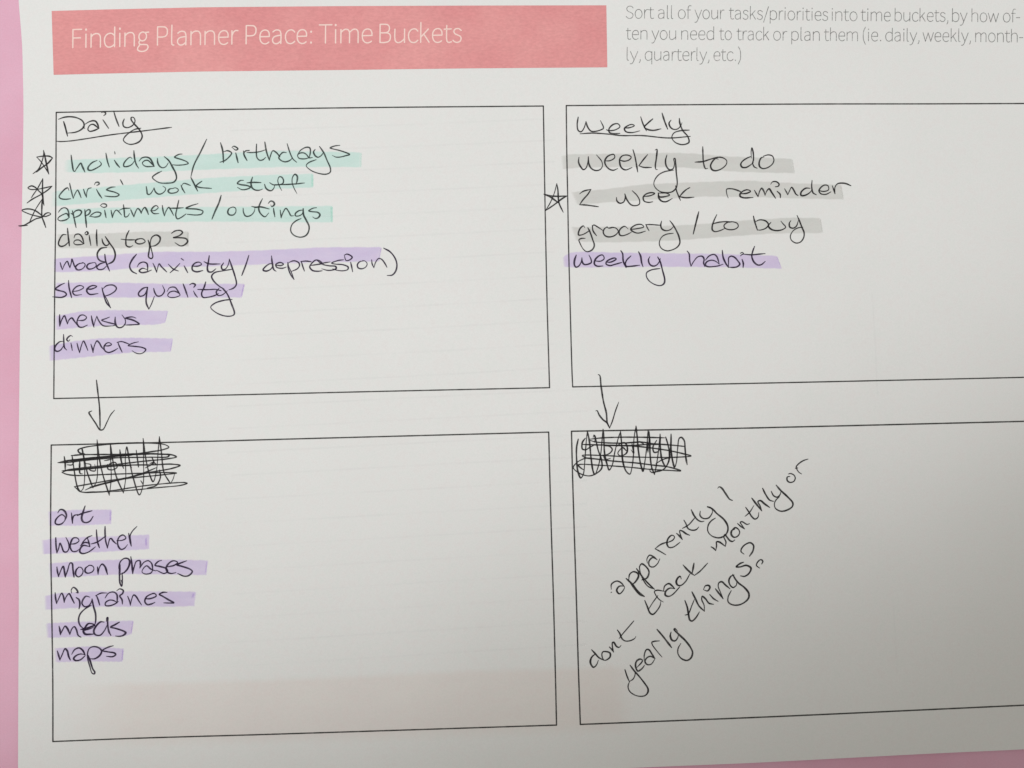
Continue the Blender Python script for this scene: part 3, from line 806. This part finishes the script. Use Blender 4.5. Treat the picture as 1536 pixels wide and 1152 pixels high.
write('handwriting reading weekly habit', (R23, """
208,150 185,220 185,280 205,305 240,290 270,240 280,185 c 285,240 310,270 355,268 400,245 395,200 370,150; 445,225 520,228 565,195 545,150 500,160 450,210 440,265 475,292 550,290; 590,240 650,240 720,200 700,188 640,205 595,235 590,265 640,285 700,270 790,245;
778,95 800,130 810,230 845,310; 908,160 850,220 835,270 850,295 900,295 1020,280; 1005,108 1030,160 1045,250 1062,300; 1150,170 1132,210 1150,270 1195,292 1240,275 1275,225 1285,190; 1250,175 1280,230 1310,340 1340,470 1330,515 1290,540 1220,530 1140,480 1105,420 1110,375 1170,340 1280,322"""), (R24, """
235,88 258,120 265,200 280,265 c 310,210 360,155 410,150 430,180 425,230 440,268; 445,195 490,145 545,128 575,150 595,200 605,240 c 560,205 510,195 460,215 445,250 470,268 540,268 600,258 650,240;
640,80 650,160 680,230 712,278 c 712,220 715,165 740,148 780,160 825,210 842,240 810,270 760,278 715,275; 868,185 882,230 880,280; 850,145 865,130 885,120 870,105 848,115; 1012,35 990,95 980,150 1005,215 1050,250 1090,245 1135,208; 885,125 980,132 1060,125 1135,118"""), width=2.2)
write('arrow pointing down from the Weekly box', (R25, "330,48 345,55 360,170 385,330 415,450 425,550 450,608 c 480,530 510,430 545,335; 305,428 318,425 340,470 380,520 420,552 450,608"), name='arrow_doodle', width=2.3)
write('word blacked out by zigzag scribble under the Weekly box', (R26, """
100,150 80,250 80,400 95,540 130,622 160,580 180,400 195,200 210,50 c 235,180 255,380 280,540 300,580 340,490 370,350 385,200 400,30 c 410,150 420,330 450,460 475,525 510,470 545,300 585,140 612,60 c 625,200 640,420 680,540 725,575 750,500 770,330 775,150 800,-8 c 815,130 830,300 860,470 885,540 905,440 930,250 945,40 c 965,150 970,330 990,490 1025,580 c 1050,450 1075,270 1092,90 c 1095,250 1115,400 1160,480 1200,400 1215,250 1225,90 c 1228,300 1245,420 1268,490 1290,430 1305,260 1325,140 1350,130 1385,170 1395,270 1405,380 1420,460;
290,100 310,150 340,280 380,400 385,500 330,560 250,595 180,590 90,550 40,495 90,430 180,385 250,378; 280,130 290,105 305,120 300,190; 1160,125 1190,230 1205,330 1190,440 1130,520 1050,545 990,555 968,530 990,500; 1040,450 1120,400 1210,375;
235,152 400,135 620,128 850,128 1150,135; 240,165 310,185 600,200 800,190 850,185 1000,205 1250,225 1395,240; 145,215 300,220 600,228 800,238 960,255 1200,290 1380,330 1465,355 1300,370 1000,372 700,365 400,350 150,350 200,380 300,390 500,415 800,440 1000,465 1200,490 1340,535 1200,530 1000,520 700,490 400,470 100,465 130,500 160,520;
185,140 155,180 145,215 150,270 190,280 240,250 300,220; 420,235 480,240 512,275 490,315 430,345 350,350; 400,340 430,395 490,385; 570,240 600,210 660,195 690,230 690,310 650,345 600,350 580,320 640,255 680,290; 750,200 770,320 740,280; 790,190 850,185 900,215; 1050,165 1005,250 1020,310 1070,300 1090,260; 940,180 945,310; 960,110 960,260"""),
      (R26, "160,218 400,223 600,229 800,234; 420,226 700,230 960,215 1100,215; 620,202 740,192 830,182; 960,60 966,200; 1205,300 1215,380"), name='scribbled_out_word', width=2.1)
write('slanted handwriting reading apparently I', (R27, """
108,1050 110,1000 160,970 200,985 235,1025 c 185,1020 160,1060 185,1092 215,1070 235,1025; 105,1080 112,1076; 250,945 310,1000 370,1075 425,1118 c 380,1100 320,1030 275,960 c 285,905 320,880 360,895 370,920 345,970 310,1005;
350,850 400,920 460,990 522,1048 c 460,1020 410,950 385,880 380,830 400,805 440,830 470,880 450,940 400,960; 455,800 450,760 475,722 510,735 548,765 c 505,745 470,780 475,825 510,835 550,805 575,755; 632,718 585,690 528,660 c 580,620 645,595;
650,600 700,575 715,545 690,530 655,560 642,610 660,645 700,645 768,598; 735,512 765,540 790,570 c 770,520 765,485 790,490 825,515 860,530; 805,385 825,420 845,465 885,482 925,475 948,450; 790,465 850,430 920,350;
875,285 905,345 940,385 975,400 998,395; 962,300 960,340 990,368 1040,365 1075,320 1080,290; 1030,258 1075,275 1120,320 1190,380 1225,440 1225,490 1195,535 1140,555 1070,535 1035,490 1040,430 1070,390 1108,365; 1030,254 1060,265 1084,292; 1130,80 1140,66 1165,75 1205,130 1245,185 1272,196"""), width=2.35)
write('slanted handwriting reading dont track monthly or', (R30, """
195,520 150,560 132,620 150,670 175,690 210,660 235,600; 148,465 190,510 240,565 310,602; 310,600 280,540 290,495 340,490 385,510 385,555 350,590 310,600; 375,430 405,460 430,495 c 415,430 415,375 430,370 470,425 500,435 525,410;
478,212 510,260 535,320 575,352 640,350 700,320 715,295; 500,322 540,270 600,200 690,95"""), (R28, """
125,590 150,650 185,730 215,742 260,700 295,640 300,600; 165,690 215,610 270,535; 330,608 285,580 245,530 232,490 260,478 345,490; 330,490 345,430 390,405 425,430 455,462 c 400,455 355,490 350,530 385,545 430,525 510,440;
525,355 515,325 490,340 470,385 485,420 520,425 570,385 620,300; 545,200 590,250 640,295 670,315 c 730,270 815,180; 665,180 655,240 645,290"""), (R29, """
45,950 70,965 92,988 c 100,940 100,900 125,900 190,945 c 195,900 175,850 185,825 205,850 240,890 265,895 285,880; 285,770 255,785 250,825 275,852 310,845 335,805 320,770 290,755 265,770; 312,712 350,745 385,768 c 355,725 340,700 360,695 410,722 435,715;
395,548 425,590 460,645 490,668 520,650 530,600; 390,640 435,600 480,530; 458,455 500,510 560,585 c 540,530 520,490 545,480 590,515 640,550; 568,355 600,420 640,475 680,488; 655,385 680,430 715,445 745,420 755,385;
705,322 750,375 820,440 875,505 870,540 820,575 755,588 700,560 688,520 700,480 740,440; 845,235 820,240 818,275 845,295 885,285 900,250 885,220 850,205 830,210; 965,210 935,190 910,140 930,110 980,75 1030,58; 902,152 925,148"""), width=2.3)
write('slanted handwriting reading yearly things?', (R30, """
575,720 600,800 630,872 c 680,840 705,780 700,745; 640,662 690,730 760,810 830,900 870,965 868,1010 835,1050 770,1062 690,1040 630,990 615,930 635,870; 730,690 790,625 800,600 770,585 725,610 710,670 740,738 790,710 825,665;
820,600 825,520 850,465 880,465 920,520 960,580 c 900,550 850,575 832,620 860,655 910,650 955,590; 1050,560 990,490 925,400 920,370 950,358 1018,352; 985,205 1050,280 1120,370 1172,438; 1165,240 1155,290 1180,345 1220,350 1250,310 1260,270;
1250,230 1215,195 1205,205 1260,265 1340,340 1410,430 1440,500 1420,570 1370,602 1300,580 1255,520 1255,450 1290,385"""), (R28, """
565,590 590,660 605,740 620,805 645,815 685,780 725,715; 568,750 600,740 640,650 668,580; 642,495 680,570 720,650 780,708 c 775,640 750,580 755,545 790,570 830,620 880,632; 838,525 880,570 930,600; 768,470 790,430 825,425 840,445 815,485 775,475;
900,462 945,520 985,572 c 955,500 930,430 940,395 970,385 1010,420 1060,462; 1105,310 1070,325 1048,370 1060,420 1095,448 1130,420 1135,380; 1090,305 1115,350 1150,395 1220,450 1265,510 1265,560 1220,610 1150,640 1080,635 1040,605 1040,550 1075,480;
1210,170 1170,185 1130,220 1170,222 1240,205 1290,235 1270,290 1220,325 1175,320; 1385,235 1350,205 1370,160 1400,142 1420,160 1408,190"""), (R29, "380,1025 348,995 370,945 440,908 475,935 470,990 435,1045"), width=2.35)
